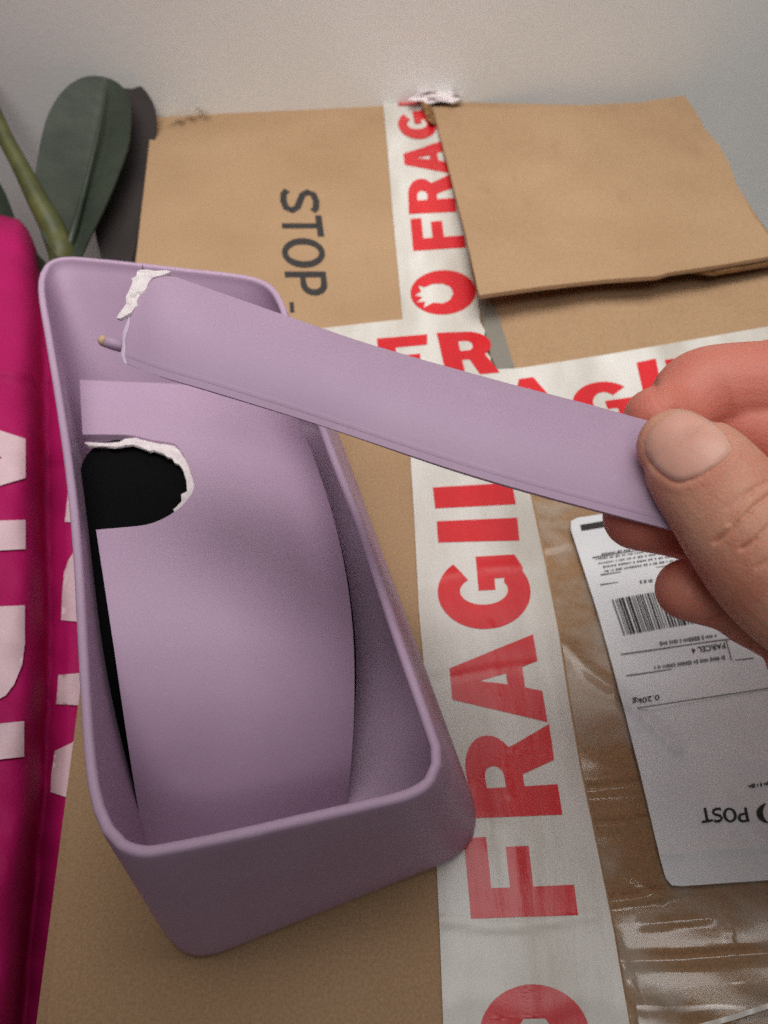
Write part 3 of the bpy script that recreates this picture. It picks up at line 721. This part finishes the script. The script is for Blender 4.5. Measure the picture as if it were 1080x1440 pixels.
# palm and wrist
limb([(1400, 650, .190, 90), (1600, 800, .190, 120), (1850, 890, .190, 150)], flat=.8)
limb([(1430, 740, .192, 100), (1600, 830, .192, 130), (1850, 900, .190, 150)], flat=.8)
limb([(1440, 830, .19, 100), (1600, 870, .19, 130), (1850, 910, .190, 150)], flat=.8)
limb([(1440, 900, .188, 90), (1600, 910, .186, 120), (1850, 920, .188, 140)], flat=.8)
limb([(1580, 860, .186, 130), (1800, 900, .188, 165), (2050, 960, .19, 165), (2500, 1050, .2, 190), (3000, 1150, .21, 215)], flat=.8)
hme = bpy.data.meshes.new('hand_raw'); hbm.to_mesh(hme); hbm.free()
ho = bpy.data.objects.new('hand_raw', hme); COL.objects.link(ho)
md = ho.modifiers.new('r', 'REMESH'); md.mode = 'VOXEL'; md.voxel_size = .00055
ms = ho.modifiers.new('s', 'SMOOTH'); ms.factor = .6; ms.iterations = 10
dg = bpy.context.evaluated_depsgraph_get(); dg.update()
hm = bpy.data.meshes.new_from_object(ho.evaluated_get(dg), depsgraph=dg)
bpy.data.objects.remove(ho); bpy.data.meshes.remove(hme)
# creases, nail fold
N_ = len(hm.vertices); co = np.empty(N_*3); hm.vertices.foreach_get('co', co); co = co.reshape(-1, 3)
no = np.empty(N_*3); hm.vertices.foreach_get('normal', no); no = no.reshape(-1, 3)
rel = co-np.array(CO); Zc = rel@np.array(CF); px = 540+F*(rel@np.array(CX))/Zc; py = 720+F*(rel@np.array(CD))/Zc
facing = (no*rel).sum(1) < 0
disp = np.zeros(N_)
def dpoly(poly):
    d = np.full(N_, 1e9)
    for (ax, ay), (bx, by) in zip(poly, poly[1:]):
        t = np.clip(((px-ax)*(bx-ax)+(py-ay)*(by-ay))/((bx-ax)**2+(by-ay)**2+1e-9), 0, 1)
        d = np.minimum(d, np.hypot(px-ax-t*(bx-ax), py-ay-t*(by-ay)))
    return d
near = facing & (Zc < .164)
for poly, dep, sg in [([(1080, 676), (1058, 690), (1040, 712), (1026, 736)], .00055, 2.8), ([(1092, 690), (1066, 708), (1048, 726), (1028, 746), (1006, 762)], .0010, 3.0), ([(1098, 722), (1080, 742), (1062, 760), (1043, 772)], .0009, 3.0),
                      ([(1054, 690), (1036, 702), (1022, 716)], .0003, 3), ([(1110, 760), (1085, 785), (1066, 798)], .0004, 4)]:
    disp -= np.where(near, dep*np.exp(-(dpoly(poly)/sg)**2), 0)
nail_o = [tuple(p) for p in cr([(906, 634), (909, 612), (922, 594), (940, 582), (960, 577), (985, 583), (1008, 598), (1024, 615), (1030, 632), (1020, 646), (1000, 660), (976, 673), (952, 678), (932, 668), (916, 652)], 5, True)]
nl = dpoly(nail_o+nail_o[:1])
side = np.array([1.0 if (q[1] > 640 or q[0] > 1005) else .45 for q in zip(px, py)])
disp -= np.where(near, .00042*np.exp(-(nl/3.0)**2)*side, 0)
disp += np.where(near, .00035*0.35*np.exp(-((nl-9)/6)**2)*np.array([not inside(nail_o, a, b) if (880 < a < 1060 and 550 < b < 700) else False for a, b in zip(px, py)]), 0)
far = facing & (Zc >= .164)
for poly, dep, sg in [([(1040, 828), (1034, 850), (1014, 868), (994, 876)], .0007, 4), ([(1080, 870), (1068, 895), (1056, 908)], .0008, 5), ([(912, 522), (921, 545), (934, 566), (950, 580)], .0006, 7)]:
    disp -= np.where(far, dep*np.exp(-(dpoly(poly)/sg)**2), 0)
co = co+no*disp[:, None]
hm.vertices.foreach_set('co', co.ravel()); hm.update()
rud = np.clip((Zc-.163)/.009, 0, 1)
at = hm.attributes.new('ruddy', 'FLOAT', 'POINT'); at.data.foreach_set('value', rud)
nt = M['skin'].node_tree; bs = nt.nodes['Principled BSDF']; old = bs.inputs['Base Color'].links[0].from_socket
an = nt.nodes.new('ShaderNodeAttribute'); an.attribute_name = 'ruddy'; mxs = nt.nodes.new('ShaderNodeMix'); mxs.data_type = 'RGBA'
mu_ = nt.nodes.new('ShaderNodeMath'); mu_.operation = 'MULTIPLY'; mu_.inputs[1].default_value = .75; nt.links.new(an.outputs['Fac'], mu_.inputs[0]); nt.links.new(mu_.outputs[0], mxs.inputs[0])
nt.links.new(old, mxs.inputs[6]); mxs.inputs[7].default_value = srgb(206, 112, 98); nt.links.new(mxs.outputs[2], bs.inputs['Base Color'])
hand = link_mesh('hand', hm, None, None, True); hm.materials.clear(); hm.materials.append(M['skin'])
tag(hand, 'bare right hand entering from the right edge and pinching the broken strip', 'hand')
bvh = BVHTree.FromPolygons([Vector(c) for c in co], [tuple(p.vertices) for p in hm.polygons])
ncx = sum(p[0] for p in nail_o)/len(nail_o); ncy = sum(p[1] for p in nail_o)/len(nail_o)
V = []; n = len(nail_o); RR = [0, .25, .45, .65, .8, .92, .985]
def hit(px_, py_, off):
    d = ray(px_, py_).normalized(); h = bvh.ray_cast(CO, d)
    return (h[0]+h[1]*off) if h[0] is not None else CO+d*.15
for r_ in RR[1:]:
    for p in nail_o: V.append(hit(ncx+(p[0]-ncx)*r_, ncy+(p[1]-ncy)*r_, .00022 if r_ < .95 else -.0001))
V.append(hit(ncx, ncy, .00022)); Fc = []
for i in range(len(RR)-2):
    for k in range(n): Fc.append((i*n+k, i*n+(k+1) % n, (i+1)*n+(k+1) % n, (i+1)*n+k))
for k in range(n): Fc.append((len(V)-1, (k+1) % n, k))
nail = mesh('thumb_nail', V, Fc, M['nail'], hand, True)

# ------------------------------------------------------------------ magenta bag
def valley(py): return float(np.interp(py, [300, 500, 700, 900, 1100, 1300, 1500], [60, 62, 64, 68, 62, 44, 26]))
def bag_z(px, py):
    d = px-valley(py)
    if d > 0: z = -.016+.008*min(1, d/30)
    else: z = -.016+.030*(1-math.exp(d/16)) 
    z += .0015*math.sin(py*.011+1)*min(1, abs(d)/20)+.0006*math.sin(py*.037+px*.06)+.0004*math.sin(py*.09-px*.05)
    for yy, dep in ((535, .002), (648, .0015)):
        z -= dep*math.exp(-((py-yy-.08*px)/3.5)**2)*(1 if (yy < 600 or px > 60) else 0)
    if d < 0:
        top = btop(px); z -= .02*math.exp(-(py-top)/14)
    return z
def btop(px): return 302+max(0, px)*.25+max(0, px-28)*1.0+max(0, px-44)*3.5
def bag_pt(px, py): return P(px, py, bag_z(px, py))
NX, NY = 60, 190; V = []; Fc = []
for j in range(NY+1):
    for i in range(NX+1):
        t = j/NY
        py0 = 300+t*1260
        xr = LFx(py0)-3
        px_ = -220+(xr+220)*(i/NX)**.75
        py_ = btop(min(px_, 62))+ t*(1560-btop(min(px_, 62)))
        V.append(bag_pt(px_, py_))
W_ = NX+1
for j in range(NY):
    for i in range(NX): Fc.append((j*W_+i, (j+1)*W_+i, (j+1)*W_+i+1, j*W_+i+1))
bd = [i for i in range(W_)]+[j*W_+NX for j in range(1, NY+1)]+[NY*W_+i for i in range(NX-1, -1, -1)]+[j*W_ for j in range(NY-1, 0, -1)]
nb = len(bd); off = len(V)
for lv, ins in ((-.03, 1.0), (-.15, .99), (-.2995, .97)):
    cxy = Vector((-.25, .2, 0))
    for k in bd:
        p = V[k]; V.append(Vector((cxy.x+(p.x-cxy.x)*ins, cxy.y+(p.y-cxy.y)*ins, min(lv, p.z-.002))))
prev = bd
for L_ in range(3):
    cur = [off+L_*nb+k for k in range(nb)]
    for k in range(nb): Fc.append((prev[k], prev[(k+1) % nb], cur[(k+1) % nb], cur[k]))
    prev = cur
Fc.append(tuple(prev))
bag = mesh('fabric_bag', V, Fc, M['magenta'], None, True)
bm = bmesh.new(); bm.from_mesh(bag.data); bmesh.ops.recalc_face_normals(bm, faces=bm.faces); bm.to_mesh(bag.data); bm.free()
tag(bag, 'magenta bag with large pale lettering standing beside the box at the left', 'bag')
def bl(px, py):
    p = bag_pt(px, py); return p+(CO-p).normalized()*.0011
for poly in [[(36, 617), (36, 672), (-10, 686), (-70, 700), (-70, 668), (-4, 648), (3, 643), (-4, 640), (-70, 622), (-70, 590), (-10, 602)],
             [(36, 731), (36, 772), (-70, 778), (-70, 734)],
             [(35, 851), (35, 905), (31, 935), (20, 962), (8, 978), (-10, 988), (-70, 992), (-70, 945), (-30, 940), (-14, 925), (-8, 905), (-6, 890), (-70, 892), (-70, 856)],
             [(34, 1014), (34, 1064), (-70, 1076), (-70, 1024)],
             [(96, 690), (91, 734), (140, 736), (140, 690)],
             [(104, 776), (97, 786), (90, 805), (87, 840), (86, 872), (140, 876), (140, 776)],
             [(82, 949), (79, 990), (140, 992), (140, 946)],
             [(113, 1040), (100, 1045), (77, 1056), (72, 1090), (71, 1114), (98, 1122), (130, 1124), (130, 1034)]]:
    q = [(min(x, LFx(y)-6), y) for x, y in poly]
    child_of(sheet('printed_letter', q, bl, 6, M['bagprint'], None, True), bag)

# ------------------------------------------------------------------ plant behind
plant = empty('potted_plant', tuple(PZ(60, 420, .5)))
tag(plant, 'dark green broad leaved plant with a thick stem behind the magenta bag', 'plant')
bpy.context.view_layer.update()
def leafpt(Zb, Zt, yb, yt, xc, fold):
    def f(px, py):
        t = (yb-py)/(yb-yt); Z = Zb+(Zt-Zb)*t
        d = px-(xc[0]+(xc[1]-xc[0])*t)
        return PZ(px, py, Z+fold*abs(d)+.006*math.sin(t*3))
    return f
lf = [tuple(p) for p in cr([(92, 372), (70, 350), (54, 310), (48, 265), (54, 215), (66, 165), (88, 128), (118, 108), (150, 109), (172, 122), (182, 145), (182, 190), (172, 230), (150, 285), (128, 330), (110, 365)], 6, True)]
child_of(sheet('leaf', lf, leafpt(.47, .52, 372, 108, (100, 150), -.00018), 8, M['leaf'], None, True, thick=.0012), plant)
lf_shadow = [tuple(p) for p in cr([(150, 380), (130, 300), (140, 200), (160, 140), (185, 118), (205, 128), (219, 160), (216, 210), (205, 280), (190, 350), (175, 390)], 6, True)]
child_of(sheet('leaf', lf_shadow, leafpt(.49, .535, 380, 118, (160, 185), -.0001), 8, M['leafshadow'], None, True, thick=.0012), plant)  # leaf-shaped sheet added as the front leaf's shadow on the wall
lf3 = [tuple(p) for p in cr([(70, 380), (30, 330), (0, 260), (-40, 215), (-60, 230), (-50, 280), (-10, 340), (40, 400)], 6, True)]
child_of(sheet('leaf', lf3, leafpt(.47, .50, 400, 215, (50, -50), -.0002), 8, M['leaf'], None, True, thick=.0012), plant)
child_of(tube('stem', [(PZ(q[0], q[1], q[2]), q[3]*q[2]/F) for q in cr([(-40, 80, .50, 9), (0, 178, .49, 11), (28, 232, .485, 12), (55, 285, .48, 15), (78, 330, .48, 18), (95, 400, .49, 20), (100, 600, .62, 20)], 6)], M['stem'], None, 14), plant)
child_of(tube('stem', [(PZ(q[0], q[1], q[2]), q[3]*q[2]/F) for q in cr([(92, 372, .478, 9), (102, 330, .478, 6), (118, 270, .49, 4), (140, 180, .503, 2.5), (150, 125, .513, 1)], 6)], M['leaf'], None, 10), plant)
pot = []
pc = Vector((-.27, .50, 0))
prof = [(.0, -.2995), (.055, -.2995), (.07, -.20), (.072, -.19), (.068, -.188), (.062, -.20), (.0, -.205)]
V = []; Fc = []; n = 28
for r_, z in prof:
    for k in range(n): V.append(pc+Vector((max(r_, .0005)*math.cos(2*math.pi*k/n), max(r_, .0005)*math.sin(2*math.pi*k/n), z)))
for i in range(len(prof)-1):
    for k in range(n): Fc.append((i*n+k, i*n+(k+1) % n, (i+1)*n+(k+1) % n, (i+1)*n+k))
child_of(mesh('pot', V, Fc, M['floor'], None, True), plant)
